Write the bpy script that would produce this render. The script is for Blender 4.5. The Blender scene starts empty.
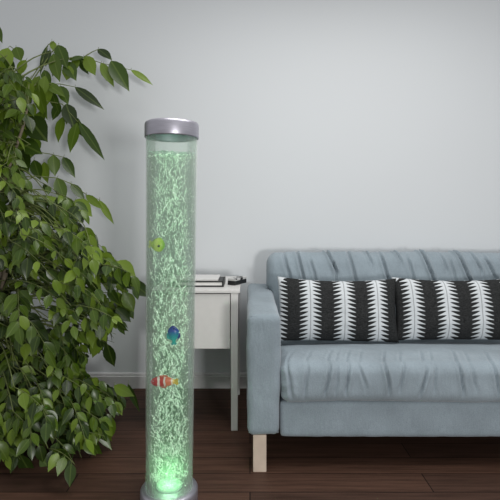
import bpy, bmesh, math, random
from mathutils import Vector, Matrix, noise

random.seed(7)
S = bpy.context.scene
COL = S.collection
PI = math.pi

# ------------------------------------------------------------------ camera
F_PX, HZ, CAM_H = 475.0, 215.0, 0.98          # focal length (px of 500), horizon row, eye height
cam = bpy.data.cameras.new('camera')
cam.sensor_width = 36.0
cam.lens = 36.0 * F_PX / 500.0
cam.shift_y = -(250.0 - HZ) / 500.0
cam_o = bpy.data.objects.new('camera', cam)
cam_o.location = (0, 0, CAM_H)
cam_o.rotation_euler = (PI / 2, 0, 0)
COL.objects.link(cam_o)
S.camera = cam_o
WALL_Y = 2.70

def at(px, py, d):
    """point of the room at depth d whose picture position is about (px, py); used to take measurements off the photo"""
    return Vector(((px - 250.0) * d / F_PX, d, CAM_H - (py - HZ) * d / F_PX))

def proj(p):
    return 250 + p.x * F_PX / p.y, HZ + (CAM_H - p.z) * F_PX / p.y

# ------------------------------------------------------------------ helpers
def mesh_obj(name, verts, faces, mat, parent=None, smooth=True, uvs=None):
    me = bpy.data.meshes.new(name)
    me.from_pydata([tuple(v) for v in verts], [], faces)
    if uvs is not None:
        lay = me.uv_layers.new(name='UVMap')
        for l in me.loops:
            lay.data[l.index].uv = uvs[l.vertex_index]
    me.update()
    if smooth:
        for p in me.polygons:
            p.use_smooth = True
    me.materials.append(mat)
    o = bpy.data.objects.new(name, me)
    COL.objects.link(o)
    if parent:
        o.parent = parent
    return o

def bm_obj(name, bm, mat, parent=None, smooth=False):
    me = bpy.data.meshes.new(name)
    bm.normal_update()
    bm.to_mesh(me)
    bm.free()
    if smooth:
        for p in me.polygons:
            p.use_smooth = True
    me.materials.append(mat)
    o = bpy.data.objects.new(name, me)
    COL.objects.link(o)
    if parent:
        o.parent = parent
    return o

def thing(name, label, cat, loc=(0, 0, 0), group=None):
    o = bpy.data.objects.new(name, None)
    o.empty_display_size = 0.1
    o.location = loc
    o['label'] = label
    o['category'] = cat
    if group:
        o['group'] = group
    COL.objects.link(o)
    return o

def tag(o, label, cat, group=None):
    o['label'] = label
    o['category'] = cat
    if group:
        o['group'] = group
    return o

def bevel_box(x0, x1, y0, y1, z0, z1, bev=0.003, seg=2):
    bm = bmesh.new()
    bmesh.ops.create_cube(bm, size=1)
    for v in bm.verts:
        v.co = Vector((x0 + (v.co.x + .5) * (x1 - x0), y0 + (v.co.y + .5) * (y1 - y0), z0 + (v.co.z + .5) * (z1 - z0)))
    if bev > 0:
        bmesh.ops.bevel(bm, geom=bm.edges[:], offset=bev, segments=seg, profile=.5, affect='EDGES')
    return bm

def lathe(profile, seg=64, closed=False):
    """profile of (r, z); returns verts, faces"""
    V, Fc = [], []
    n = len(profile)
    for r, z in profile:
        for k in range(seg):
            a = 2 * PI * k / seg
            V.append((r * math.cos(a), r * math.sin(a), z))
    rng = n if closed else n - 1
    for i in range(rng):
        for k in range(seg):
            k2 = (k + 1) % seg
            j = (i + 1) % n
            Fc.append((i * seg + k, i * seg + k2, j * seg + k2, j * seg + k))
    return V, Fc

def tube(path, radii, sides=6):
    """tube along a list of Vectors"""
    V, Fc = [], []
    n = len(path)
    for i, p in enumerate(path):
        t = (path[min(i + 1, n - 1)] - path[max(i - 1, 0)])
        if t.length < 1e-9:
            t = Vector((0, 0, 1))
        t.normalize()
        ref = Vector((0, 0, 1)) if abs(t.z) < .9 else Vector((0, 1, 0))
        a = t.cross(ref).normalized()
        b = t.cross(a).normalized()
        r = radii[i] if isinstance(radii, (list, tuple)) else radii
        for k in range(sides):
            th = 2 * PI * k / sides
            V.append(p + a * (r * math.cos(th)) + b * (r * math.sin(th)))
    for i in range(n - 1):
        for k in range(sides):
            k2 = (k + 1) % sides
            Fc.append((i * sides + k, i * sides + k2, (i + 1) * sides + k2, (i + 1) * sides + k))
    Fc.append(tuple(range(sides))[::-1])
    Fc.append(tuple(range((n - 1) * sides, n * sides)))
    return V, Fc

def soft_box(x0, x1, y0, y1, z0, z1, r, step=.014, disp=None, warp=None):
    """upholstery block: densely gridded box with rounded edges, displaced along its normals"""
    h = Vector(((x1 - x0) / 2, (y1 - y0) / 2, (z1 - z0) / 2))
    c = Vector(((x0 + x1) / 2, (y0 + y1) / 2, (z0 + z1) / 2))
    st = step if isinstance(step, tuple) else (step,) * 3
    n = [max(4, int(round(2 * h[i] / st[i]))) for i in range(3)]
    idx, V, Fc = {}, [], []
    def coord(i, k):
        return -h[i] + 2 * h[i] * k / n[i]
    def vert(i, j, k):
        key = (i, j, k)
        if key in idx:
            return idx[key]
        p = Vector((coord(0, i), coord(1, j), coord(2, k)))
        q = Vector([max(-(h[a] - r), min(h[a] - r, p[a])) for a in range(3)])
        d = p - q
        nn = d.normalized() if d.length > 1e-9 else Vector((0, 0, 1))
        pos = q + nn * r if d.length > 1e-9 else p
        w = pos + c
        if disp:
            w = w + nn * disp(w, nn)
        if warp:
            w = warp(w)
        idx[key] = len(V)
        V.append(w)
        return idx[key]
    for i in range(n[0]):
        for j in range(n[1]):
            Fc.append((vert(i, j, 0), vert(i, j + 1, 0), vert(i + 1, j + 1, 0), vert(i + 1, j, 0)))
            Fc.append((vert(i, j, n[2]), vert(i + 1, j, n[2]), vert(i + 1, j + 1, n[2]), vert(i, j + 1, n[2])))
    for i in range(n[0]):
        for k in range(n[2]):
            Fc.append((vert(i, 0, k), vert(i + 1, 0, k), vert(i + 1, 0, k + 1), vert(i, 0, k + 1)))
            Fc.append((vert(i, n[1], k), vert(i, n[1], k + 1), vert(i + 1, n[1], k + 1), vert(i + 1, n[1], k)))
    for j in range(n[1]):
        for k in range(n[2]):
            Fc.append((vert(0, j, k), vert(0, j, k + 1), vert(0, j + 1, k + 1), vert(0, j + 1, k)))
            Fc.append((vert(n[0], j, k), vert(n[0], j + 1, k), vert(n[0], j + 1, k + 1), vert(n[0], j, k + 1)))
    return V, Fc

def sm(a, b, x):
    t = max(0., min(1., (x - a) / (b - a)))
    return t * t * (3 - 2 * t)

# ------------------------------------------------------------------ materials
def new_mat(name):
    m = bpy.data.materials.new(name)
    m.use_nodes = True
    nt = m.node_tree
    b = nt.nodes['Principled BSDF']
    return m, nt, b

def N(nt, t, **kw):
    n = nt.nodes.new(t)
    for k, v in kw.items():
        setattr(n, k, v)
    return n

def mathn(nt, op, a, b=None, c=None):
    n = N(nt, 'ShaderNodeMath', operation=op)
    for i, v in enumerate((a, b, c)):
        if v is None:
            continue
        if isinstance(v, (int, float)):
            n.inputs[i].default_value = v
        else:
            nt.links.new(v, n.inputs[i])
    return n.outputs[0]

def ramp(nt, fac, stops, interp='LINEAR'):
    r = N(nt, 'ShaderNodeValToRGB')
    r.color_ramp.interpolation = interp
    e = r.color_ramp.elements
    while len(e) < len(stops):
        e.new(.5)
    for el, (p, c) in zip(e, stops):
        el.position = p
        el.color = (*c, 1)
    nt.links.new(fac, r.inputs[0])
    return r.outputs[0]

def lin(r, g, b):
    def f(c):
        c /= 255
        return c / 12.92 if c <= .04045 else ((c + .055) / 1.055) ** 2.4
    return (f(r), f(g), f(b))

def noise_tex(nt, scale, detail=3, vec=None, rough=.5, mapscale=None, coord='Object'):
    t = N(nt, 'ShaderNodeTexNoise')
    t.inputs['Scale'].default_value = scale
    t.inputs['Detail'].default_value = detail
    t.inputs['Roughness'].default_value = rough
    if vec is None:
        tc = N(nt, 'ShaderNodeTexCoord')
        vec = tc.outputs[coord]
    if mapscale:
        mp = N(nt, 'ShaderNodeMapping')
        mp.inputs['Scale'].default_value = mapscale
        nt.links.new(vec, mp.inputs[0])
        vec = mp.outputs[0]
    nt.links.new(vec, t.inputs['Vector'])
    return t.outputs['Fac']

def bump(nt, b, height, strength=.3, dist=.01):
    n = N(nt, 'ShaderNodeBump')
    n.inputs['Strength'].default_value = strength
    n.inputs['Distance'].default_value = dist
    nt.links.new(height, n.inputs['Height'])
    nt.links.new(n.outputs[0], b.inputs['Normal'])

def simple(name, col, rough=.5, metal=0., var=.06, scale=30):
    m, nt, b = new_mat(name)
    f = noise_tex(nt, scale)
    lo = tuple(c * (1 - var) for c in col)
    hi = tuple(min(1, c * (1 + var)) for c in col)
    nt.links.new(ramp(nt, f, [(.3, lo), (.7, hi)]), b.inputs['Base Color'])
    b.inputs['Roughness'].default_value = rough
    b.inputs['Metallic'].default_value = metal
    return m

# wall paint
M_wall, nt, b = new_mat('wall_paint')
f = noise_tex(nt, 1.1, 2)
nt.links.new(ramp(nt, f, [(.3, (.640, .664, .682)), (.7, (.648, .674, .694))]), b.inputs['Base Color'])
b.inputs['Roughness'].default_value = .85
b.inputs['Specular IOR Level'].default_value = .2
bump(nt, b, noise_tex(nt, 160, 2), .05, .002)

M_base = simple('baseboard_paint', (.62, .62, .62), .5, var=.03)

# floor planks, boards along X
M_floor, nt, b = new_mat('dark_floorboards')
tc = N(nt, 'ShaderNodeTexCoord')
br = N(nt, 'ShaderNodeTexBrick')
br.inputs['Scale'].default_value = 1.0
br.inputs['Brick Width'].default_value = 1.3
br.inputs['Row Height'].default_value = .12
br.inputs['Mortar Size'].default_value = .0022
br.inputs['Mortar Smooth'].default_value = .3
br.inputs['Color1'].default_value = (*lin(86, 63, 52), 1)
br.inputs['Color2'].default_value = (*lin(70, 52, 44), 1)
br.inputs['Mortar'].default_value = (*lin(22, 15, 12), 1)
nt.links.new(tc.outputs['Object'], br.inputs['Vector'])
g = noise_tex(nt, 9, 6, tc.outputs['Object'], .65, (.35, 7, 1))
mx = N(nt, 'ShaderNodeMix', data_type='RGBA', blend_type='MULTIPLY')
mx.inputs['Factor'].default_value = 1
nt.links.new(br.outputs['Color'], mx.inputs['A'])
nt.links.new(ramp(nt, g, [(.3, (.5, .48, .46)), (.7, (1.25, 1.2, 1.18))]), mx.inputs['B'])
nt.links.new(mx.outputs['Result'], b.inputs['Base Color'])
b.inputs['Roughness'].default_value = .55
b.inputs['Specular IOR Level'].default_value = .18
bump(nt, b, br.outputs['Fac'], -.3, .003)

# sofa fabric
def fabric(name, col, weave=420, var=.1):
    m, nt, b = new_mat(name)
    f1 = noise_tex(nt, weave, 2, rough=.7)
    f2 = noise_tex(nt, 7, 4)
    c1 = ramp(nt, f1, [(.3, tuple(c * (1 - var * 1.6) for c in col)), (.7, tuple(c * (1 + var * 1.6) for c in col))])
    c2 = ramp(nt, f2, [(.3, (1 - var,) * 3), (.7, (1 + var,) * 3)])
    mx = N(nt, 'ShaderNodeMix', data_type='RGBA', blend_type='MULTIPLY')
    mx.inputs['Factor'].default_value = 1
    nt.links.new(c1, mx.inputs['A'])
    nt.links.new(c2, mx.inputs['B'])
    nt.links.new(mx.outputs['Result'], b.inputs['Base Color'])
    b.inputs['Roughness'].default_value = .95
    b.inputs['Specular IOR Level'].default_value = .1
    b.inputs['Sheen Weight'].default_value = .25
    b.inputs['Sheen Roughness'].default_value = .5
    wr = noise_tex(nt, 16, 4, rough=.6, mapscale=(2.2, 1.6, .7))
    bump(nt, b, mathn(nt, 'MULTIPLY_ADD', f1, .10, wr), .40, .016)
    return m
M_fab = fabric('blue_grey_sofa_fabric', (.245, .295, .330))

M_legwood = simple('pale_beech', (.56, .45, .37), .55, var=.1, scale=14)
M_darkleg = simple('dark_leg', (.03, .025, .02), .6)
M_white = simple('white_lacquer', (.66, .645, .63), .4, var=.02)
M_paper = simple('paper_pages', (.72, .71, .69), .8, var=.05, scale=80)
M_black = simple('black_cover', (.012, .012, .013), .5)
M_pot = simple('dark_planter', (.05, .045, .042), .6)
M_soil = simple('soil', (.03, .02, .013), .95, var=.5, scale=60)
M_bark = simple('bark', (.16, .13, .09), .8, var=.3, scale=40)
M_twig = simple('green_twig', (.12, .15, .04), .6, var=.3, scale=40)

# silver cap: satin brushed metal
M_silver, nt, b = new_mat('satin_silver')
f = noise_tex(nt, 25, 3, mapscale=(1, 1, 30))
nt.links.new(ramp(nt, f, [(.3, (.37, .36, .41)), (.7, (.46, .45, .51))]), b.inputs['Base Color'])
b.inputs['Metallic'].default_value = .75
b.inputs['Roughness'].default_value = .38

# acrylic tube
M_acryl, nt, b = new_mat('clear_acrylic')
out = nt.nodes['Material Output']
tr = N(nt, 'ShaderNodeBsdfTransparent')
tr.inputs[0].default_value = (.965, .985, .97, 1)
df = N(nt, 'ShaderNodeBsdfDiffuse')
df.inputs[0].default_value = (.68, .75, .70, 1)
gl = N(nt, 'ShaderNodeBsdfGlossy')
gl.inputs['Roughness'].default_value = .22
lw = N(nt, 'ShaderNodeLayerWeight')
lw.inputs['Blend'].default_value = .28
edge = mathn(nt, 'MULTIPLY_ADD', mathn(nt, 'POWER', lw.outputs['Facing'], 1.7), .62, .012)
m1 = N(nt, 'ShaderNodeMixShader')
nt.links.new(edge, m1.inputs[0])
nt.links.new(tr.outputs[0], m1.inputs[1])
nt.links.new(df.outputs[0], m1.inputs[2])
fr = N(nt, 'ShaderNodeFresnel')
fr.inputs[0].default_value = 1.3
m2 = N(nt, 'ShaderNodeMixShader')
nt.links.new(mathn(nt, 'MULTIPLY', fr.outputs[0], .25), m2.inputs[0])
nt.links.new(m1.outputs[0], m2.inputs[1])
nt.links.new(gl.outputs[0], m2.inputs[2])
nt.links.new(m2.outputs[0], out.inputs[0])

# water with suspended fine air: participating volume
M_water, nt, b = new_mat('aerated_water')
out = nt.nodes['Material Output']
nt.nodes.remove(b)
t = N(nt, 'ShaderNodeBsdfTransparent')
nt.links.new(t.outputs[0], out.inputs['Surface'])
pv = N(nt, 'ShaderNodeVolumePrincipled')
pv.inputs['Color'].default_value = (.52, .90, .58, 1)
pv.inputs['Density'].default_value = 8.5
pv.inputs['Anisotropy'].default_value = 0
nt.links.new(pv.outputs[0], out.inputs['Volume'])

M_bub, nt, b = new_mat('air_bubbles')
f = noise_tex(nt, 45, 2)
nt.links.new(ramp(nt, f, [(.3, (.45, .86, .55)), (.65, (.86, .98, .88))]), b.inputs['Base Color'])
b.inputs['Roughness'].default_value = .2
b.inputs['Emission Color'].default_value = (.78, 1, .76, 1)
b.inputs['Emission Strength'].default_value = .60  # self-glow put into the bubbles in place of scattered LED light
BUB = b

M_led, nt, b = new_mat('led_lens')
b.inputs['Base Color'].default_value = (.6, .9, .7, 1)
b.inputs['Emission Color'].default_value = (.4, 1, .55, 1)
b.inputs['Emission Strength'].default_value = .3

# leaves
M_leaf, nt, b = new_mat('ficus_leaf')
geo = N(nt, 'ShaderNodeNewGeometry')
uv = N(nt, 'ShaderNodeTexCoord')
sx = N(nt, 'ShaderNodeSeparateXYZ')
nt.links.new(uv.outputs['UV'], sx.inputs[0])
c_top = ramp(nt, geo.outputs['Random Per Island'], [(0, lin(36, 52, 15)), (.33, lin(57, 80, 20)), (.66, lin(88, 112, 29)), (1, lin(124, 148, 50))])
c_bot = ramp(nt, geo.outputs['Random Per Island'], [(0, lin(64, 82, 46)), (1, lin(112, 132, 80))])
mb = N(nt, 'ShaderNodeMix', data_type='RGBA')
nt.links.new(mathn(nt, 'MULTIPLY', geo.outputs['Backfacing'], .75), mb.inputs['Factor'])
nt.links.new(c_top, mb.inputs['A'])
nt.links.new(c_bot, mb.inputs['B'])
rib = mathn(nt, 'LESS_THAN', mathn(nt, 'ABSOLUTE', mathn(nt, 'SUBTRACT', sx.outputs[0], .5)), .045)
vein = mathn(nt, 'MULTIPLY', rib, .22)
mr = N(nt, 'ShaderNodeMix', data_type='RGBA')
nt.links.new(vein, mr.inputs['Factor'])
nt.links.new(mb.outputs['Result'], mr.inputs['A'])
mr.inputs['B'].default_value = (*lin(130, 150, 74), 1)
nt.links.new(mr.outputs['Result'], b.inputs['Base Color'])
b.inputs['Roughness'].default_value = .32
b.inputs['Specular IOR Level'].default_value = .5
tl = N(nt, 'ShaderNodeBsdfTranslucent')
nt.links.new(mr.outputs['Result'], tl.inputs[0])
ms = N(nt, 'ShaderNodeMixShader')
ms.inputs[0].default_value = .25
nt.links.new(b.outputs[0], ms.inputs[1])
nt.links.new(tl.outputs[0], ms.inputs[2])
nt.links.new(ms.outputs[0], nt.nodes['Material Output'].inputs[0])

# patterned pillow: u, v of the cloth in metres
def pillow_mat(name, offset, pitch):
    m, nt, b = new_mat(name)
    tc = N(nt, 'ShaderNodeTexCoord')
    s = N(nt, 'ShaderNodeSeparateXYZ')
    nt.links.new(tc.outputs['UV'], s.inputs[0])
    u = mathn(nt, 'ADD', s.outputs[0], offset)
    fu = mathn(nt, 'FRACT', mathn(nt, 'MULTIPLY', u, 1 / pitch))
    a = mathn(nt, 'MULTIPLY', mathn(nt, 'ABSOLUTE', mathn(nt, 'SUBTRACT', fu, .5)), pitch)   # metres from the stripe's spine
    ph = mathn(nt, 'FRACT', mathn(nt, 'MULTIPLY', mathn(nt, 'ADD', s.outputs[1], mathn(nt, 'MULTIPLY', a, .28)), 1 / .0195))
    tri = mathn(nt, 'SUBTRACT', 1., mathn(nt, 'ABSOLUTE', mathn(nt, 'MULTIPLY_ADD', ph, 2., -1.)))
    w = mathn(nt, 'MULTIPLY_ADD', mathn(nt, 'POWER', tri, 1.5), .044, .012)
    w = mathn(nt, 'MINIMUM', w, .050)
    white = mathn(nt, 'SMOOTH_MIN', 1., mathn(nt, 'MAXIMUM', 0., mathn(nt, 'MULTIPLY', mathn(nt, 'SUBTRACT', w, a), 500.)), 0.)
    tuft = mathn(nt, 'GREATER_THAN', mathn(nt, 'SUBTRACT', s.outputs[1], s.outputs[0]), .255)
    white = mathn(nt, 'MAXIMUM', white, tuft)
    spine = mathn(nt, 'LESS_THAN', a, .0022)
    dash = mathn(nt, 'MULTIPLY', spine, .45)
    white = mathn(nt, 'SUBTRACT', white, dash)
    n1 = noise_tex(nt, 260, 2, rough=.7)
    dark = ramp(nt, n1, [(.35, (.010, .0105, .011)), (.75, (.052, .054, .054))])
    lite = ramp(nt, n1, [(.3, (.50, .53, .55)), (.7, (.62, .65, .67))])
    mx = N(nt, 'ShaderNodeMix', data_type='RGBA')
    nt.links.new(white, mx.inputs['Factor'])
    nt.links.new(dark, mx.inputs['A'])
    nt.links.new(lite, mx.inputs['B'])
    nt.links.new(mx.outputs['Result'], b.inputs['Base Color'])
    b.inputs['Roughness'].default_value = .95
    b.inputs['Specular IOR Level'].default_value = .1
    bump(nt, b, n1, .2, .002)
    return m

# ------------------------------------------------------------------ setting
def structure(o):
    o['kind'] = 'structure'
    return o

structure(bm_obj('floor', bevel_box(-3.2, 3.6, -2.6, WALL_Y + .1, -.05, 0, 0), M_floor))
structure(bm_obj('wall_back', bevel_box(-3.2, 3.6, WALL_Y, WALL_Y + .1, 0, 2.7, 0), M_wall))
bb = bmesh.new()
prof = [(0, 0), (-.016, 0), (-.016, .066), (-.012, .070), (-.012, .078), (-.006, .086), (0, .086)]
ring0 = [bb.verts.new((-3.2, WALL_Y + y, z)) for y, z in prof]
ring1 = [bb.verts.new((3.6, WALL_Y + y, z)) for y, z in prof]
for i in range(len(prof)):
    j = (i + 1) % len(prof)
    bb.faces.new((ring0[i], ring1[i], ring1[j], ring0[j]))
bb.faces.new(ring0)
bb.faces.new(ring1[::-1])
bmesh.ops.recalc_face_normals(bb, faces=bb.faces[:])
structure(bm_obj('baseboard_back', bb, M_base))

# ------------------------------------------------------------------ sofa
SX0, SX1 = -.013, 1.985          # outer faces of the arms
SY0, SY1 = 1.80, 2.64            # front, back
AW = .130
sofa = thing('sofa', 'blue-grey fabric sofa with loose cushions and pale wooden legs against wall', 'sofa', (0, 0, 0))

def fab_noise(p, s, amp):
    return noise.noise(p * s) * amp

class Creases:
    """fabric folds as short lines in the (x, z) plane: x at top, x at bottom, z top, z bottom, depth, half-width"""
    def __init__(self, lines):
        self.L = lines
    def __call__(self, x, z):
        d = 0.
        for xt, xb, zt, zb, dep, w in self.L:
            if z > zt + .03 or z < zb - .03:
                continue
            t = max(0., min(1., (zt - z) / (zt - zb)))
            w = w * .8
            cx = xt + (xb - xt) * t + .003 * noise.noise(Vector((z * 30, xt * 9, 1)))
            dx = x - cx
            if abs(dx) > w * 7:
                continue
            env = sm(zb - .03, zb + .02, z) * (1 - sm(zt - .015, zt + .03, z))
            d += 1.7 * env * dep * (-math.exp(-(dx / w) ** 2) + .42 * math.exp(-((dx - 2.6 * w) / (1.9 * w)) ** 2) + .3 * math.exp(-((dx + 2.6 * w) / (1.7 * w)) ** 2))
        return d

def crease_set(marks, depth_y, seed, beyond, z_rng, n_extra):
    r = random.Random(seed)
    out = []
    for x0, y0, x1, y1, dep, w in marks:
        a, b = at(x0, y0, depth_y), at(x1, y1, depth_y)
        out.append((a.x, b.x, a.z, b.z, dep, w))
    for k in range(n_extra):
        x = r.uniform(*beyond)
        zt = r.uniform(z_rng[0] + .5 * (z_rng[1] - z_rng[0]), z_rng[1])
        out.append((x, x + r.uniform(-.02, .05), zt, max(z_rng[0], zt - r.uniform(.06, .16)), r.uniform(.005, .014), r.uniform(.005, .009)))
    return Creases(out)

BACK_FOLDS = crease_set([
    (285, 258, 292, 284, .007, .008), (299, 256, 305, 282, .010, .006), (312, 262, 318, 285, .006, .006), (330, 254, 338, 272, .012, .0055), (336, 262, 338, 286, .007, .005),
    (352, 256, 358, 285, .008, .007), (371, 253, 374, 263, .010, .004), (385, 258, 391, 284, .012, .006), (401, 254, 405, 262, .012, .004), (412, 260, 417, 286, .007, .007),
    (428, 254, 438, 289, .018, .0055), (447, 258, 450, 270, .007, .005), (464, 255, 474, 288, .018, .0055), (480, 257, 485, 272, .010, .005), (492, 260, 499, 280, .012, .006), (455, 262, 459, 286, .006, .006)],
    2.36, 5, (1.28, 1.86), (.56, .78), 12)
SEAT_FOLDS = crease_set([
    (287, 368, 292, 396, .006, .006), (308, 368, 304, 394, .006, .006), (331, 364, 325, 392, .010, .005), (338, 368, 336, 394, .005, .005), (350, 366, 346, 392, .009, .005), (359, 364, 366, 386, .006, .005),
    (386, 366, 389, 391, .013, .0045), (405, 366, 400, 388, .007, .005), (427, 371, 420, 393, .010, .005), (436, 370, 434, 390, .006, .005), (459, 362, 463, 392, .013, .0045), (472, 366, 475, 388, .006, .006),
    (494, 364, 498, 392, .011, .005)], 1.79, 6, (.97, 1.83), (.30, .41), 13)

def arm(x0, x1, flip):
    def warp(p):
        k = 1 - sm(.12, .5, p.z)
        q = p.copy()
        cx = (x0 + x1) / 2
        q.x = cx + (p.x - cx) * (1 - .06 * k)
        return q
    def disp(p, n):
        d = fab_noise(p, 6, .004) + fab_noise(p, 17, .0022)
        if n.y < -.5:                                   # gathers at the bottom of the front
            d += .004 * max(0, 1 - (p.z - .12) / .05) * noise.noise(Vector((p.x * 70, 0, p.z * 15)))
        return d
    V, Fc = soft_box(x0, x1, SY0, SY1, .138, .602, .026, .012, disp, warp)
    o = mesh_obj('armrest', V, Fc, M_fab, sofa)
    # welt around the front panel
    e = .016
    pts = []
    for t in range(0, 41):
        s = t / 40 * 3
        if s < 1:
            pts.append(Vector((x0 + e * .35 + (.006 if s < .3 else .003), SY0 + .012, .15 + s * .435)))
        elif s < 2:
            pts.append(Vector((x0 + e * .8 + (s - 1) * (x1 - x0 - e * 1.6), SY0 + .012, .594)))
        else:
            pts.append(Vector((x1 - e * .35 - (.006 if s > 2.7 else .003), SY0 + .012, .585 - (s - 2) * .435)))
    V, Fc = tube(pts, .0032, 6)
    mesh_obj('piping', V, Fc, M_fab, o)
    return o
arm(SX0, SX0 + AW, 1)
arm(SX1 - AW, SX1, -1)

def base_disp(p, n):
    d = fab_noise(p, 5, .003) + fab_noise(p * 1.0, 22, .0015)
    if n.y < -.3 and p.x < SX0 + AW + .08:
        d += .006 * noise.noise(Vector((p.x * 12, 3, p.z * 55))) * sm(.2, .26, p.z)
    return d
V, Fc = soft_box(SX0 + AW - .004, SX1 - AW + .004, SY0 + .018, SY1 - .03, .126, .266, .014, .016, base_disp)
mesh_obj('seat_base', V, Fc, M_fab, sofa)

def back_frame_disp(p, n):
    return fab_noise(p, 6, .003)
V, Fc = soft_box(SX0 + AW - .004, SX1 - AW + .004, 2.50, SY1, .255, .70, .03, .025, back_frame_disp)
mesh_obj('back_frame', V, Fc, M_fab, sofa)

CX0, CX1 = SX0 + AW - .006, SX1 - AW + .006
def seat_disp(p, n):
    d = fab_noise(p, 4, .006) + fab_noise(p, 13, .003)
    front = max(0, -n.y)
    edge_t = sm(1.79, 1.86, p.y)
    if n.y < 0:
        d += SEAT_FOLDS(p.x, p.z) * (.3 + .7 * front)
    elif n.z > .3:
        d += SEAT_FOLDS(p.x - (p.y - 1.83) * .3, .385) * .4 * (1 - sm(1.83, 2.02, p.y))
    lx = sm(CX0 + .10, CX0, p.x)                       # gathered corner at the arm
    if lx > 0:
        d -= lx * (.004 + .006 * noise.noise(Vector((p.x * 30, p.y * 10, p.z * 40))))
    return d
def seat_warp(p):
    q = p.copy()
    t = (p.z - .266) / .15
    u = (p.y - 1.79) / .5
    q.z += t * (.012 * math.sin(PI * min(1, max(0, u))) - .045 * sm(0.15, 1, u))
    return q
V, Fc = soft_box(CX0, CX1, 1.785, 2.46, .266, .418, .042, (.0045, .009, .009), seat_disp, seat_warp)
mesh_obj('seat_cushion', V, Fc, M_fab, sofa)

def back_disp(p, n):
    d = fab_noise(p, 4.5, .006) + fab_noise(p, 15, .003)
    fr = max(0, -n.y) + .7 * max(0, n.z)
    top = sm(.56, .72, p.z)
    if n.y < .3:
        d += 1.6 * BACK_FOLDS(p.x, p.z) * min(1, fr + .2)
    return d
def back_warp(p):
    q = p.copy()
    t = (p.z - .36) / .42
    bul = 1 - (2 * t - 1) ** 2
    if p.y < 2.43:
        q.y -= .03 * max(0, bul)
    q.y += .055 * t
    q.z += .007 * noise.noise(Vector((p.x * 5, 0, 8))) * sm(.6, .78, p.z)
    return q
V, Fc = soft_box(.088, CX1 + .02, 2.375, 2.495, .362, .785, .052, (.0045, .010, .009), back_disp, back_warp)
# the cushion spreads over the arms only above their tops
for v in V:
    if v.z < .62:
        k = 1 - sm(.57, .63, v.z)
        if v.x < CX0 + .005:
            v.x = v.x + (CX0 + .005 - v.x) * k
        if v.x > CX1 - .005:
            v.x = v.x + (CX1 - .005 - v.x) * k
mesh_obj('back_cushion', V, Fc, M_fab, sofa)

def sofa_leg(x, y, mat):
    bm = bevel_box(x - .0255, x + .0255, y - .0255, y + .0255, 0, .142, .003)
    return bm_obj('leg', bm, mat, sofa)
sofa_leg(.037, SY0 + .034, M_legwood)
sofa_leg(SX1 - .05, SY0 + .034, M_legwood)
sofa_leg(.037, SY1 - .06, M_legwood)
sofa_leg(SX1 - .05, SY1 - .06, M_legwood)

# ------------------------------------------------------------------ pillows on the sofa
def pillow(name, label, w, h, th, loc, tilt, mat, roll=0., yaw=0., seed=0, grp='patterned lumbar pillows on the sofa'):
    nu, nv = 84, 48
    V, Fc, UV = [], [], []
    def grid(sign):
        base = len(V)
        for j in range(nv + 1):
            for i in range(nu + 1):
                u, v = -1 + 2 * i / nu, -1 + 2 * j / nv
                pin = 1 - .035 * (1 - abs(v) ** 2) * 0
                x = u * w / 2 * (1 - .035 * (1 - v * v) * abs(u) ** 3)
                z = v * h / 2 * (1 - .065 * (1 - u * u) * abs(v) ** 3 - .03 * (abs(v) ** 3) * (u * u < .5))
                z = v * h / 2 * (1 - (.12 if v > 0 else .03) * (1 - abs(u) ** 2.2) * abs(v) ** 3)
                prof = ((1 - abs(u) ** 3.2) ** .55) * ((1 - abs(v) ** 2.6) ** .6)
                d = th / 2 * prof
                q = Vector((x * 9, z * 9, seed + sign))
                d += prof * (.006 * noise.noise(q) + .004 * noise.noise(q * 2.6))
                V.append(Vector((x, sign * d, z)))
                UV.append((u * w / 2 + w / 2, v * h / 2 + h / 2))
        for j in range(nv):
            for i in range(nu):
                a = base + j * (nu + 1) + i
                f = (a, a + 1, a + nu + 2, a + nu + 1)
                Fc.append(f if sign < 0 else f[::-1])
    grid(-1)
    grid(1)
    o = mesh_obj(name, V, Fc, mat, None, True, UV)
    bm = bmesh.new()
    bm.from_mesh(o.data)
    bmesh.ops.remove_doubles(bm, verts=bm.verts[:], dist=.0004)
    bm.to_mesh(o.data)
    bm.free()
    o.location = loc
    o.rotation_euler = (-tilt, roll, yaw)
    tag(o, label, 'pillow', grp)
    return o
PITCH = .1545
PW = .556
M_p1 = pillow_mat('fishbone_cloth_left', PITCH / 2 + .008, PITCH)
M_p2 = pillow_mat('fishbone_cloth_right', PITCH / 2 - .078, PITCH)
pillow('pillow', 'charcoal and white fishbone pillow tucked into corner beside the sofa armrest', PW, .292, .12,
       (.404, 2.195, .545), math.radians(11), M_p1, math.radians(.9), 0, 1)
pillow('pillow', 'charcoal and white fishbone pillow farther from armrest, partly behind the other pillow', .60, .290, .12,
       (.968, 2.213, .545), math.radians(11), M_p2, math.radians(0), 0, 5)

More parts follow.
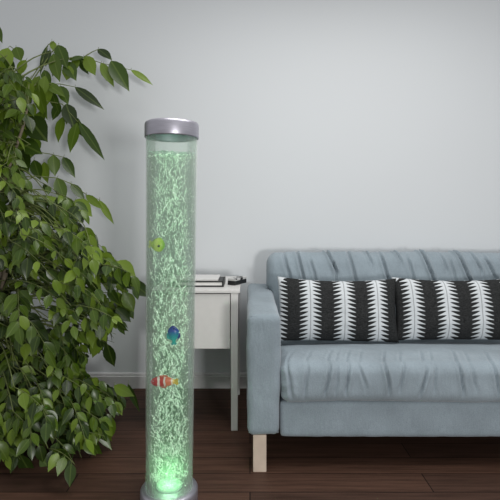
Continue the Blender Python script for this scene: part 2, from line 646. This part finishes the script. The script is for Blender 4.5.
# ------------------------------------------------------------------ side table
TX0, TX1 = -.445, -.054
TY0, TY1 = 2.155, 2.62
TH = .640
tab = thing('side_table', 'white wooden side table with drawer between bubble lamp and sofa', 'table', ((TX0 + TX1) / 2, (TY0 + TY1) / 2, 0))
def tpart(name, bm, mat, parent=None):
    o = bm_obj(name, bm, mat)
    o.parent = parent or tab
    if parent is None:
        o.matrix_parent_inverse = Matrix.Translation(tab.location).inverted()
    return o
tpart('tabletop', bevel_box(TX0 - .006, TX1 + .008, TY0 - .004, TY1 + .02, TH - .014, TH, .002), M_white)
LW = .034
for x in (TX0, TX1 - LW):
    for y in (TY0, TY1 - LW):
        bm = bevel_box(x, x + LW, y, y + LW, 0, TH - .014, .002)
        for v in bm.verts:                               # slight taper to the foot
            k = (1 - v.co.z / TH) * .12
            v.co.x += (x + LW / 2 - v.co.x) * k
            v.co.y += (y + LW / 2 - v.co.y) * k
        tpart('leg', bm, M_white)
APZ = .372
for x in (TX0 + .006, TX1 - .022):
    tpart('side_panel', bevel_box(x, x + .016, TY0 + LW, TY1 - LW, APZ, TH - .014, .001), M_white)
tpart('back_panel', bevel_box(TX0 + LW, TX1 - LW, TY1 - .022, TY1 - .006, APZ, TH - .014, .001), M_white)
dr = tpart('drawer', bevel_box(TX0 + LW + .003, TX1 - LW - .003, TY0 + .004, TY0 + .022, APZ, TH - .0185, .0015), M_white)
bx = tpart('drawer_box', bevel_box(TX0 + LW + .006, TX1 - LW - .006, TY0 + .022, TY1 - .06, APZ + .01, TH - .06, .001), M_white, dr)
V, Fc = lathe([(0, -.02), (.012, -.02), (.014, -.014), (.007, -.006), (.006, 0)], 20)
kn = mesh_obj('knob', [Vector((v[0] + TX0 + .12, v[2] + TY0 + .004, v[1] + .50)) for v in V], Fc, M_white)
kn.parent = dr

# books on the table
def book(name, label, w, d, t, loc, yaw, cov, spine_right=True, grp=None, spots=None):
    r = thing(name, label, 'book', loc, grp)
    r.rotation_euler = (0, 0, yaw)
    c = .0062
    bm_obj('pages', bevel_box(-w / 2 + .003, w / 2 - .006, -d / 2 + .003, d / 2 - .003, c, t - c, .0005), M_paper, r)
    bm_obj('cover', bevel_box(-w / 2, w / 2, -d / 2, d / 2, 0, c, .0008), cov, r)
    bm_obj('cover', bevel_box(-w / 2, w / 2, -d / 2, d / 2, t - c, t, .0008), spots or cov, r)
    bm_obj('spine', bevel_box(w / 2 - .005, w / 2 + .003, -d / 2, d / 2, 0, t, .0015), cov, r)
    return r
M_spot, nt, b = new_mat('black_and_white_cover')
vor = N(nt, 'ShaderNodeTexVoronoi')
vor.inputs['Scale'].default_value = 38
tcx = N(nt, 'ShaderNodeTexCoord')
nt.links.new(tcx.outputs['Object'], vor.inputs['Vector'])
nt.links.new(ramp(nt, vor.outputs['Distance'], [(.38, (.012, .012, .012)), (.46, (.5, .5, .49))]), b.inputs['Base Color'])
book('book', 'thick dark-covered book lying flat on the white side table', .235, .17, .027, (-.2445, 2.325, TH + .001), 0, M_black)
mag = thing('magazine', 'thin white magazine lying on top of the dark flat book', 'magazine', (-.27, 2.345, TH + .0285))
bm_obj('pages', bevel_box(-.125, .118, -.095, .09, 0, .005, .0005), M_paper, mag)
bm_obj('cover', bevel_box(-.126, .1185, -.096, .0905, .005, .0062, .0003), M_white, mag)
sb = thing('small_box', 'small black and white box at right end of the white side table', 'box', (-.063, 2.345, TH + .001))
sb.rotation_euler = (0, 0, math.radians(-30))
bm_obj('body', bevel_box(-.021, .021, -.055, .055, 0, .020, .001), M_black, sb)
bm_obj('lid', bevel_box(-.022, .022, -.053, .057, .020, .031, .0015), M_spot, sb)

# ------------------------------------------------------------------ bubble lamp
LD = 1.62
LX = at(169.2, 400, LD).x
lamp = thing('bubble_lamp', 'tall clear bubble tube lamp with silver cap and glowing green water', 'lamp', (LX, LD, 0))
lamp.rotation_euler = (0, math.radians(.42), 0)
R0, R1 = .0785, .0868            # radius at foot and at the cap
ZT = 1.246
def rad(z):
    return R0 + (R1 - R0) * z / ZT
WZ = 1.186                        # water level
# base
V, Fc = lathe([(0, .0), (.094, .0), (.097, .004), (.097, .048), (.093, .054), (.080, .056), (0, .056)], 72)
base = mesh_obj('base', V, Fc, M_silver, lamp)
V, Fc = lathe([(0, .063), (.04, .063), (.044, .060), (.044, .056)], 40)
mesh_obj('light_lens', V, Fc, M_led, base)
# acrylic shell
th = .0035
V, Fc = lathe([(rad(.05), .05), (rad(.6), .6), (rad(ZT), ZT), (rad(ZT) - th, ZT), (rad(.6) - th, .6), (rad(.05) - th, .05)], 96, True)
mesh_obj('tube', V, Fc, M_acryl, lamp)
# water body
V, Fc = lathe([(0, .064), (rad(.064) - th - .001, .064), (rad(.6) - th - .001, .6), (rad(WZ) - th - .001, WZ), (0, WZ)], 72)
mesh_obj('water', V, Fc, M_water, lamp)
# froth ring floating on the surface
rw = rad(WZ) - th - .002
Vb, Fb = [], []
nr, ns = 8, 72
for i in range(nr + 1):
    r = rw * (.0 + 1.0 * i / nr)
    for k in range(ns):
        a = 2 * PI * k / ns
        z = WZ + .003 + .0065 * noise.noise(Vector((r * 40 * math.cos(a), r * 40 * math.sin(a), 2)))
        Vb.append((r * math.cos(a), r * math.sin(a), z))
for i in range(nr):
    for k in range(ns):
        k2 = (k + 1) % ns
        Fb.append((i * ns + k, i * ns + k2, (i + 1) * ns + k2, (i + 1) * ns + k))
M_froth, nt, b = new_mat('froth')
out = nt.nodes['Material Output']
tr = N(nt, 'ShaderNodeBsdfTransparent')
b.inputs['Base Color'].default_value = (.72, .95, .80, 1)
b.inputs['Roughness'].default_value = .25
b.inputs['Emission Color'].default_value = (.5, 1, .7, 1)
b.inputs['Emission Strength'].default_value = .10  # faint emission stands in for LED light reaching the froth
f = noise_tex(nt, 70, 3)
mxs = N(nt, 'ShaderNodeMixShader')
nt.links.new(ramp(nt, f, [(.38, (.12,) * 3), (.6, (.85,) * 3)]), mxs.inputs[0])
nt.links.new(tr.outputs[0], mxs.inputs[1])
nt.links.new(b.outputs[0], mxs.inputs[2])
nt.links.new(mxs.outputs[0], out.inputs[0])
mesh_obj('water_surface', Vb, Fb, M_froth, lamp)

# rising bubbles: strings of small flattened bubbles swirling up the column
ico = bmesh.new()
bmesh.ops.create_icosphere(ico, subdivisions=1, radius=1)
icoV = [v.co.copy() for v in ico.verts]
icoF = [tuple(v.index for v in f.verts) for f in ico.faces]
ico.free()
FISH_SPOTS = []
def fish_clear(p):
    for c, rr in FISH_SPOTS:
        if abs(p.x - c[0]) < rr[0] and p.y < c[1] + .02 and abs(p.z - c[2]) < rr[1]:
            return False
    return True
F1 = (-.0400, -.036, .880)     # lime fish (lamp space)
F2 = (.019, -.058, .588)
F3 = (-.0150, -.052, .430)
FISH_SPOTS = [(F1, (.038, .030)), (F2, (.018, .028)), (F3, (.048, .021))]
rnd = random.Random(11)
BV, BF = [], []
def add_bubble(c, t, r, l):
    t = t.normalized()
    a = t.cross(Vector((.3, 1, .2))).normalized()
    bb_ = t.cross(a)
    o = len(BV)
    for v in icoV:
        BV.append(c + a * (v.x * r) + bb_ * (v.y * r) + t * (v.z * l))
    for f in icoF:
        BF.append(tuple(i + o for i in f))
nb = 0
for s in range(1500):
    z = .066 + (WZ - .085) * rnd.random() ** 1.2
    ang = rnd.random() * 2 * PI
    rr = (rad(z) - .013) * rnd.random() ** .4 * (.86 + .14 * math.sin(z * 9 + 1))
    p = Vector((rr * math.cos(ang), rr * math.sin(ang), z))
    ln = rnd.randint(1, 5)
    ph = rnd.random() * 9
    for k in range(ln):
        d = Vector((noise.noise(Vector((p.x * 22, p.z * 14, ph))) * 1.5, noise.noise(Vector((p.y * 22, p.z * 14, ph + 5))) * 1.5, .75))
        d += Vector((rnd.uniform(-.55, .55), rnd.uniform(-.55, .55), 0))
        d.normalize()
        l = rnd.uniform(.0028, .0058)
        r = rnd.uniform(.0006, .0016)
        c = p + d * l
        rc = math.hypot(c.x, c.y)
        if rc < rad(c.z) - .009 and c.z < WZ - .006 and fish_clear(c):
            add_bubble(c, d, r, l)
            nb += 1
        p = p + d * l * 1.8
for s in range(2000):
    z = .066 + (WZ - .08) * rnd.random()
    ang = rnd.random() * 2 * PI
    rr = (rad(z) - .010) * math.sqrt(rnd.random())
    c = Vector((rr * math.cos(ang), rr * math.sin(ang), z))
    if fish_clear(c):
        r = rnd.uniform(.0008, .0020)
        add_bubble(c, Vector((rnd.uniform(-1, 1), rnd.uniform(-1, 1), .8)), r, r * rnd.uniform(.9, 1.6))
for s in range(160):                                 # bubbles gathered just under the surface
    ang = rnd.random() * 2 * PI
    rr = (rw - .004) * math.sqrt(rnd.random())
    c = Vector((rr * math.cos(ang), rr * math.sin(ang), WZ - rnd.uniform(.001, .012)))
    r = rnd.uniform(.001, .0026)
    add_bubble(c, Vector((1, 0, .1)), r, r * 1.2)
bub = mesh_obj('bubbles', BV, BF, M_bub, lamp)
bub['kind'] = 'stuff'
# cap
zc = ZT - .004
V, Fc = lathe([(rad(ZT) + .0005, zc), (.0905, zc - .001), (.0915, zc + .003), (.0915, zc + .043), (.0895, zc + .0495), (.084, zc + .0525), (.060, zc + .0530), (0, zc + .0530)], 96)
cap = mesh_obj('cap', V, Fc, M_silver, lamp)
V, Fc = lathe([(.058, zc + .053), (.058, zc + .0555), (.055, zc + .057), (0, zc + .057)], 60)
mesh_obj('cap_plug', V, Fc, M_silver, cap)

# LED in the lamp's foot; upper point is added fill for the column's top
def point(name, loc, energy, color, radius):
    l = bpy.data.lights.new(name, 'POINT')
    l.energy = energy
    l.color = color
    l.shadow_soft_size = radius
    o = bpy.data.objects.new(name, l)
    o.location = loc
    COL.objects.link(o)
    return o
point('column_light', (LX, LD, .10), .55, (.5, 1, .54), .03)
point('column_light', (LX + .009, LD, 1.225), .10, (.45, 1, .66), .02)

# ------------------------------------------------------------------ toy fish in the water
def fish_body(L, H, T, stations, n=16, nose=0.):
    """body along +X (nose at -X); stations of (t, height factor, thickness factor, z shift)"""
    V, Fc = [], []
    for t, hf, tf, zs in stations:
        for k in range(n):
            a = 2 * PI * k / n
            V.append(Vector((-L / 2 + t * L, T / 2 * tf * math.cos(a), H / 2 * hf * math.sin(a) + zs * H)))
    m = len(stations)
    for i in range(m - 1):
        for k in range(n):
            k2 = (k + 1) % n
            Fc.append((i * n + k, i * n + k2, (i + 1) * n + k2, (i + 1) * n + k))
    Fc.append(tuple(range(n))[::-1])
    Fc.append(tuple(range((m - 1) * n, m * n)))
    return V, Fc
def fin(pts, t=.0012):
    bm = bmesh.new()
    a = [bm.verts.new((x, -t, z)) for x, z in pts]
    b2 = [bm.verts.new((x, t, z)) for x, z in pts]
    bm.faces.new(a)
    bm.faces.new(b2[::-1])
    for i in range(len(pts)):
        j = (i + 1) % len(pts)
        bm.faces.new((a[j], a[i], b2[i], b2[j]))
    bmesh.ops.recalc_face_normals(bm, faces=bm.faces[:])
    return bm
def band_mat(name, stops, axis=0, length=.09, rough=.3, interp='CONSTANT'):
    m, nt, b = new_mat(name)
    tc = N(nt, 'ShaderNodeTexCoord')
    s = N(nt, 'ShaderNodeSeparateXYZ')
    nt.links.new(tc.outputs['Object'], s.inputs[0])
    wob = noise_tex(nt, 90, 2)
    t = mathn(nt, 'MULTIPLY_ADD', s.outputs[axis], 1 / length, .5)
    t = mathn(nt, 'ADD', t, mathn(nt, 'MULTIPLY_ADD', wob, .10, -.05))
    nt.links.new(ramp(nt, t, stops, interp), b.inputs['Base Color'])
    b.inputs['Roughness'].default_value = rough
    return m
def flat_mat(name, col, rough=.3):
    m = simple(name, col, rough, var=.15, scale=120)
    return m
STAT = [(0, .12, .15, 0), (.06, .45, .5, 0), (.16, .75, .85, 0), (.32, 1, 1, .02), (.5, .97, .95, .02), (.68, .75, .7, .01), (.84, .42, .38, 0), (.93, .28, .22, 0), (1.0, .26, .14, 0)]
M_eyew = flat_mat('fish_eye', (.01, .01, .01), .15)
def eye(root, x, y, z, r):
    bm = bmesh.new()
    bmesh.ops.create_uvsphere(bm, u_segments=12, v_segments=8, radius=r)
    for v in bm.verts:
        v.co += Vector((x, y, z))
    bm_obj('eye', bm, M_eyew, root, True)
def lamp_pt(p):
    return lamp.matrix_basis @ Vector(p)
lamp_rot = Matrix.Rotation(math.radians(.42), 4, 'Y')
def lamp_world(p):
    return Vector((LX, LD, 0)) + lamp_rot @ Vector(p)

# clownfish
M_clown = band_mat('red_white_bands', [(0, (.55, .005, .015)), (.27, (.90, .78, .72)), (.38, (.58, .012, .015)), (.54, (.90, .78, .72)), (.62, (.85, .18, .08)), (.86, (.90, .70, .5)), (.93, (.80, .5, .02))], 0, .076)
M_orange = flat_mat('orange_fin', (.70, .16, .10))
M_yel = flat_mat('yellow_fin', (.72, .52, .05))
cf = thing('toy_fish', 'red and white striped toy fish, lowest in the green bubble tube', 'fish', lamp_world(F3), 'toy fish in the bubble tube')
STAT_LONG = [(0, .15, .2, 0), (.05, .5, .55, 0), (.14, .8, .85, 0), (.30, 1, 1, .01), (.55, .98, .95, .01), (.74, .86, .75, .01), (.88, .66, .5, 0), (.96, .46, .3, 0), (1.0, .36, .18, 0)]
V, Fc = fish_body(.080, .034, .020, STAT_LONG)
mesh_obj('body', V, Fc, M_clown, cf)
bm_obj('tail_fin', fin([(.034, .004), (.046, .011), (.052, .007), (.049, 0), (.052, -.008), (.046, -.011), (.034, -.004)]), M_yel, cf)
bm_obj('dorsal_fin', fin([(-.016, .014), (-.010, .021), (.004, .022), (.014, .020), (.022, .010), (.010, .013)]), M_orange, cf)
bm_obj('belly_fin', fin([(-.008, -.014), (-.004, -.021), (.008, -.021), (.016, -.014), (.006, -.013)]), M_orange, cf)
eye(cf, -.029, -.006, .004, .0026)
# teal fish seen nose up
M_teal = band_mat('blue_teal_body', [(0, (.004, .008, .22)), (.30, (.005, .05, .34)), (.55, (.005, .30, .38)), (1, (.02, .60, .48))], 0, .060, .3, 'LINEAR')
M_tealf = flat_mat('teal_fin', (.03, .42, .40))
M_bluef = flat_mat('blue_fin', (.012, .03, .24))
bf = thing('toy_fish', 'small blue and teal toy fish pointing upward in the middle of bubble tube', 'fish', lamp_world(F2), 'toy fish in the bubble tube')
bf.rotation_euler = (0, math.radians(86), 0)
V, Fc = fish_body(.056, .038, .020, STAT)
mesh_obj('body', V, Fc, M_teal, bf)
bm_obj('tail_fin', fin([(.024, .004), (.032, .010), (.036, .005), (.033, 0), (.036, -.005), (.032, -.010), (.024, -.004)]), M_tealf, bf)
bm_obj('dorsal_fin', fin([(-.012, .014), (-.004, .022), (.010, .023), (.020, .012), (.006, .014)]), M_bluef, bf)
bm_obj('belly_fin', fin([(-.010, -.014), (-.002, -.022), (.012, -.022), (.018, -.010), (.004, -.014)]), M_tealf, bf)
eye(bf, -.019, -.0065, .004, .0024)
# lime fish
M_lime = band_mat('lime_body', [(0, (.20, .55, .01)), (.22, (.62, .93, .08)), (.5, (.80, .97, .20)), (.8, (.55, .88, .05)), (1, (.75, .93, .15))], 0, .050, .3, 'LINEAR')
M_limef = flat_mat('lime_fin', (.12, .42, .02))
gf = thing('toy_fish', 'lime green toy fish, highest in the bubble tube near its left edge', 'fish', lamp_world(F1), 'toy fish in the bubble tube')
gf.scale = (1.06,) * 3
gf.rotation_euler = (0, math.radians(-6), math.radians(180 - 6))
V, Fc = fish_body(.050, .046, .022, STAT)
mesh_obj('body', V, Fc, M_lime, gf)
bm_obj('tail_fin', fin([(.017, .003), (.024, .013), (.028, .008), (.0255, 0), (.028, -.008), (.024, -.013), (.017, -.003)]), M_lime, gf)
bm_obj('dorsal_fin', fin([(-.010, .012), (-.006, .020), (.004, .021), (.012, .016), (.014, .008), (.004, .011)]), M_limef, gf)
bm_obj('belly_fin', fin([(-.006, -.012), (-.002, -.018), (.008, -.019), (.012, -.010), (.004, -.011)]), M_lime, gf)
eye(gf, -.008, .0095, -.002, .0042)

# ------------------------------------------------------------------ weeping fig
PX, PY = -1.13, 2.12
fig = thing('potted_fig_tree', 'large leafy green weeping fig filling the left side beside bubble lamp', 'plant', (PX, PY, 0))
PINV = Matrix.Translation((PX, PY, 0)).inverted()
def fpart(o):
    o.parent = fig
    o.matrix_parent_inverse = PINV
    return o
V, Fc = lathe([(0, 0), (.115, 0), (.12, .006), (.15, .24), (.156, .25), (.156, .27), (.146, .27), (.140, .245), (.138, .235)], 56)
pot = fpart(mesh_obj('pot', [Vector(v) + Vector((PX, PY, 0)) for v in V], Fc, M_pot))
V, Fc = lathe([(.141, .238), (.09, .244), (0, .248)], 40)
fpart(mesh_obj('soil', [Vector(v) + Vector((PX, PY, 0)) for v in V], Fc, M_soil))

rl = random.Random(23)
TV, TF = [], []                   # trunk stems
WV, WF = [], []                   # branches and twigs
LV, LF, LUV = [], [], []          # leaves
def emit(store_v, store_f, VF):
    o = len(store_v)
    store_v.extend(VF[0])
    store_f.extend(tuple(i + o for i in f) for f in VF[1])
stems = []
for s in range(3):
    pts = []
    for k in range(15):
        t = k / 14
        a = s * 2.1 + t * 5
        r = .028 * (1 - t * .3) + t * t * .12
        pts.append(Vector((PX + r * math.cos(a) - .05 * t, PY + r * math.sin(a) * .8 + .12 * t, .235 + t * 1.36)))
    stems.append(pts)
    emit(TV, TF, tube(pts, [.016 * (1 - .7 * k / 14) for k in range(15)], 8))

PROF = [(0, .03), (.10, .26), (.26, .46), (.45, .50), (.63, .42), (.80, .23), (.92, .08), (1, .004)]
def add_leaf(b, d, nrm, L, W, droop=.25, fold=.22):
    d = d.normalized()
    s = d.cross(nrm)
    if s.length < 1e-4:
        s = d.cross(Vector((.3, .9, .1)))
    s.normalize()
    n = s.cross(d).normalized()
    o = len(LV)
    for t, w in PROF:
        c = b + d * (L * t) - n * (droop * L * t * t) + Vector((0, 0, -droop * .25 * L * t * t))
        x = w * W
        LV.append(c - s * x + n * (fold * x))
        LV.append(c)
        LV.append(c + s * x + n * (fold * x))
        LUV.extend([(.5 - w, t), (.5, t), (.5 + w, t)])
    for i in range(len(PROF) - 1):
        a = o + i * 3
        LF.append((a, a + 1, a + 4, a + 3))
        LF.append((a + 1, a + 2, a + 5, a + 4))

EDGE = [(20, -12), (40, 2), (50, 14), (75, 24), (85, 40), (110, 44), (140, 40), (160, 33), (180, 40), (195, 62), (205, 82), (220, 95), (235, 94), (255, 112),
        (270, 132), (285, 140), (300, 136), (320, 131), (340, 122), (350, 108), (360, 88), (372, 84), (380, 105), (395, 124), (408, 126), (430, 114), (447, 104),
        (460, 84), (470, 70), (490, 74), (520, 60)]
def edge(y):
    if y <= EDGE[0][0]:
        return EDGE[0][1]
    for (a, xa), (b, xb) in zip(EDGE, EDGE[1:]):
        if a <= y <= b:
            return xa + (xb - xa) * (y - a) / (b - a)
    return EDGE[-1][1]
def inside(p, slack=3):
    x, y = proj(p)
    return x < edge(y) + slack

def branch_to(p, r0=.005):
    """a thin limb from the nearest suitable stem point to p"""
    st = stems[rl.randrange(3)]
    zt = max(.35, min(1.5, p.z - .10 + .25 * rl.random()))
    k = min(range(len(st)), key=lambda i: abs(st[i].z - zt))
    a = st[k]
    mid = (a + p) / 2 + Vector((0, 0, .06 + .12 * (p - a).length))
    pts = []
    for i in range(8):
        t = i / 7
        pts.append(a * (1 - t) ** 2 + mid * (2 * t * (1 - t)) + p * t * t)
    if all(q.y < WALL_Y - .03 for q in pts):
        emit(WV, WF, tube(pts, [r0 * (1 - .65 * i / 7) for i in range(8)], 5))

def sprig(tip, length, n, lsize, clip=True, dirv=None):
    """a drooping twig ending at tip with alternate leaves"""
    out = Vector((tip.x - PX, (tip.y - PY), 0))
    if out.length < .05:
        out = Vector((rl.uniform(-1, 1), -1, 0))
    out.normalize()
    out += Vector((rl.uniform(-.5, .5), rl.uniform(-.5, .5), 0))
    dr_ = dirv or Vector((out.x, out.y * .8, rl.uniform(-.75, .15))).normalized()
    a = tip - dr_ * length + Vector((0, 0, .10 * length))
    mid = (a + tip) / 2 + Vector((0, 0, .16 * length))
    pts = [a * (1 - t) ** 2 + mid * (2 * t * (1 - t)) + tip * t * t for t in [i / 7 for i in range(8)]]
    if any(q.y > WALL_Y - .05 for q in pts):
        return
    if clip and not inside(a, 0):
        return
    branch_to(a)
    emit(WV, WF, tube(pts, [.0022 * (1 - .6 * i / 7) for i in range(8)], 4))
    side = 1
    for k in range(n):
        t = .08 + .92 * k / (n - 1)
        i = min(6, int(t * 7))
        fr_ = t * 7 - i
        b = pts[i].lerp(pts[i + 1], fr_)
        tg = (pts[i + 1] - pts[i]).normalized()
        sd = tg.cross(Vector((0, 0, 1)))
        sd = sd.normalized() if sd.length > .1 else Vector((1, 0, 0))
        side = -side
        last = k == n - 1
        d = tg * (.55 if not last else 1) + sd * (side * rl.uniform(.45, .95) * (0 if last else 1)) + Vector((rl.uniform(-.25, .25), rl.uniform(-.35, .15), rl.uniform(-.95, -.25)))
        L = lsize * rl.uniform(.75, 1.18)
        d.normalize()
        nr_ = Vector((rl.uniform(-.55, .55), rl.uniform(-1.1, -.1), rl.uniform(.25, 1.1)))
        tipp = b + d * (L * 1.12)
        if tipp.y > WALL_Y - .02 or tipp.z < .012:
            continue
        if clip and not (inside(tipp) and inside(b + d * (L * .6), 0)):
            continue
        pb = b + d * (L * .12)
        emit(WV, WF, tube([b, pb], .0010, 3))
        add_leaf(pb, d, nr_, L, L * rl.uniform(.50, .62), rl.uniform(.05, .35), rl.uniform(.08, .35))

# leaves that stand clear against the wall, measured from the photo: base, tip, width (px), depth
CLEAR = [
    ((16, 47), (21, 61), 11, 2.44), ((26, 60), (17, 76), 10, 2.42), ((8, 48), (1, 74), 15, 2.38), ((12, 60), (5, 78), 10, 2.4),
    ((53, 54), (59, 81), 12, 2.44), ((58, 45), (67, 68), 12, 2.46), ((47, 46), (39, 74), 6, 2.50), ((52, 41), (55, 52), 6, 2.5),
    ((50, 50), (45, 66), 8, 2.47), ((60, 60), (52, 76), 9, 2.46), ((70, 66), (66, 80), 11, 2.46), ((78, 58), (72, 72), 10, 2.47), ((80, 58), (88, 74), 8, 2.5),
    ((44, 70), (50, 88), 9, 2.44), ((40, 76), (30, 96), 11, 2.41), ((50, 84), (44, 108), 11, 2.42), ((60, 86), (68, 104), 10, 2.44), ((22, 84), (12, 108), 14, 2.37),
    ((70, 108), (66, 124), 9, 2.43), ((72, 116), (82, 136), 10, 2.42), ((34, 104), (24, 126), 13, 2.38), ((44, 110), (36, 132), 13, 2.4), ((12, 98), (4, 124), 14, 2.36),
    ((26, 126), (16, 146), 13, 2.34), ((36, 136), (30, 158), 13, 2.36), ((20, 150), (28, 172), 13, 2.33), ((10, 160), (2, 182), 14, 2.3), ((34, 160), (40, 180), 11, 2.36),
    ((104, 64), (106, 80), 8, 2.49), ((-6, 24), (2, 42), 8, 2.4),
    ((66, 62), (76, 80), 12, 2.47), ((69, 60), (85, 56), 6, 2.47), ((86, 56), (95, 75), 12, 2.48), ((84, 57), (91, 68), 7, 2.5), ((75, 87), (104, 108), 9, 2.44),
    ((46, 83), (65, 96), 9, 2.42), ((36, 83), (46, 119), 13, 2.40), ((30, 78), (21, 112), 15, 2.36), ((45, 76), (42, 98), 9, 2.4), ((52, 92), (58, 112), 9, 2.42),
    ((98, 49), (112, 59), 9, 2.54), ((101, 63), (114, 86), 9, 2.48), ((111, 61), (129, 90), 15, 2.46), ((131, 70), (153, 84), 6, 2.52),
    ((28, 117), (47, 141), 21, 2.3), ((63, 117), (57, 142), 11, 2.42), ((77, 123), (69, 152), 11, 2.40), ((79, 122), (104, 159), 9, 2.40),
    ((66, 104), (74, 127), 13, 2.42), ((60, 104), (52, 120), 9, 2.43), ((18, 142), (42, 153), 16, 2.3), ((8, 128), (20, 150), 14, 2.3),
    ((53, 155), (55, 176), 11, 2.42), ((63, 157), (75, 177), 9, 2.44), ((44, 162), (47, 183), 10, 2.40), ((57, 178), (65, 201), 11, 2.38),
    ((71, 184), (85, 200), 8, 2.42), ((86, 195), (103, 209), 7, 2.42), ((99, 200), (114, 224), 6, 2.46), ((75, 200), (92, 216), 14, 2.34),
    ((38, 196), (44, 218), 13, 2.3), ((52, 198), (58, 216), 10, 2.3), ((27, 196), (33, 216), 11, 2.28),
    ((131, 282), (151, 297), 12, 2.05), ((116, 262), (136, 276), 14, 2.1), ((98, 255), (118, 268), 14, 2.1), ((124, 292), (134, 312), 12, 2.08),
    ((116, 308), (131, 322), 10, 2.1), ((107, 344), (114, 367), 12, 2.1), ((100, 336), (92, 358), 11, 2.1), ((128, 384), (139, 412), 6, 2.0),
    ((114, 386), (134, 396), 10, 2.0), ((110, 415), (108, 442), 13, 2.0), ((90, 440), (103, 463), 9, 1.95), ((96, 428), (112, 450), 8, 1.98),
    ((52, 455), (76, 480), 9, 1.86), ((40, 458), (60, 478), 12, 1.86), ((20, 455), (34, 480), 13, 1.84), ((70, 470), (92, 484), 6, 1.86)]
TWIGS = [
    [(-30, 95, 2.3), (0, 70, 2.38), (15, 50, 2.44), (10, 46, 2.44)],
    [(-10, 130, 2.25), (25, 88, 2.40), (42, 62, 2.46), (48, 45, 2.48), (54, 41, 2.5)],
    [(30, 84, 2.41), (48, 58, 2.46), (62, 60, 2.47), (84, 57, 2.5), (101, 63, 2.48), (131, 70, 2.52)],
    [(84, 57, 2.5), (92, 52, 2.52), (99, 49, 2.54)], [(52, 52, 2.46), (58, 45, 2.46)],
    [(10, 110, 2.3), (36, 84, 2.4), (60, 84, 2.43), (75, 87, 2.44)],
    [(10, 118, 2.3), (40, 100, 2.4), (62, 104, 2.42), (78, 122, 2.40)],
    [(-5, 165, 2.25), (25, 150, 2.34), (50, 154, 2.42), (63, 157, 2.44)],
    [(0, 195, 2.25), (35, 176, 2.33), (57, 178, 2.38), (72, 184, 2.42), (87, 195, 2.42), (100, 200, 2.46)]]
for tw in TWIGS:
    P = [at(*q) for q in tw]
    fine = []
    for i in range(len(P) - 1):
        for t in range(5):
            fine.append(P[i].lerp(P[i + 1], t / 5))
    fine.append(P[-1])
    emit(WV, WF, tube(fine, [.0034 - .0018 * i / len(fine) for i in range(len(fine))], 5))
    branch_to(P[0], .006)
for (b0, t0, wpx, d) in CLEAR:
    d0 = d
    B = at(b0[0], b0[1], d0)
    T = at(t0[0], t0[1], d0 - rl.uniform(.0, .035))
    dv = T - B
    L = dv.length
    W = wpx * 1.12 * d0 / F_PX
    nr_ = Vector((rl.uniform(-.35, .35), -1, rl.uniform(.1, .6)))
    # aim so that a drooping blade still ends at T
    add_leaf(B, dv, nr_, L, W, .06, rl.uniform(.12, .3))
    emit(WV, WF, tube([B + Vector((rl.uniform(-.006, .006), .008, .014)), B], .0011, 3))

# the body of the crown
cnt = 0
tries = 0
while cnt < 450 and tries < 8000:
    tries += 1
    py = rl.uniform(70, 486)
    e = edge(py)
    px = rl.uniform(-75, e - 2)
    if py < 190 and rl.random() < .45 and px > 34:
        continue
    d = rl.uniform(1.80, 2.56) if py > 200 else rl.uniform(2.05, 2.56)
    if py > 410:
        d = rl.uniform(1.66, 2.1)
    p = at(px, py, d)
    if p.z < .035:
        continue
    ls = rl.uniform(.052, .074)
    sprig(p, rl.uniform(.14, .24), rl.randint(6, 9), ls)
    cnt += 1
# a fringe of sprigs along the crown's right and near boundary
for k in range(95):
    py = rl.uniform(205, 470)
    px = edge(py) - rl.uniform(2, 22)
    d = rl.uniform(1.95, 2.3) if py < 410 else rl.uniform(1.85, 2.05)
    p = at(px, py, d)
    if p.z > .06:
        sprig(p, rl.uniform(.12, .2), rl.randint(6, 8), rl.uniform(.052, .07))
fpart(mesh_obj('trunk', TV, TF, M_bark))
fpart(mesh_obj('branches', WV, WF, M_twig))
fol = fpart(mesh_obj('foliage', LV, LF, M_leaf, None, True, LUV))
print('leaves', len(LF) // 14, 'bubbles', len(BF) // 20)

# ------------------------------------------------------------------ light
w = bpy.data.worlds.new('world')
S.world = w
w.use_nodes = True
bg = w.node_tree.nodes['Background']
bg.inputs[0].default_value = (.97, .985, 1.0, 1)
bg.inputs[1].default_value = .46

def area(name, loc, target, sx, sy, energy, col):
    l = bpy.data.lights.new(name, 'AREA')
    l.shape = 'RECTANGLE'
    l.size, l.size_y = sx, sy
    l.energy = energy
    l.color = col
    o = bpy.data.objects.new(name, l)
    o.location = loc
    o.rotation_euler = (Vector(target) - Vector(loc)).to_track_quat('-Z', 'Y').to_euler()
    COL.objects.link(o)
    return o
area('key_light', (1.25, -2.0, .78), (.0, 2.6, .95), .42, .42, 62, (1, .985, .965))  # unseen key light, added low behind the camera to throw shadows left
cl = area('ceiling_light', (.45, 1.35, 2.65), (.45, 1.351, 0), 1.8, 1.3, 28, (1, .99, .97))
cl.data.spread = math.radians(145)

S.view_settings.view_transform = 'Standard'
S.view_settings.look = 'None'
S.view_settings.gamma = 1
S.view_settings.use_curve_mapping = False
S.view_settings.exposure = 0
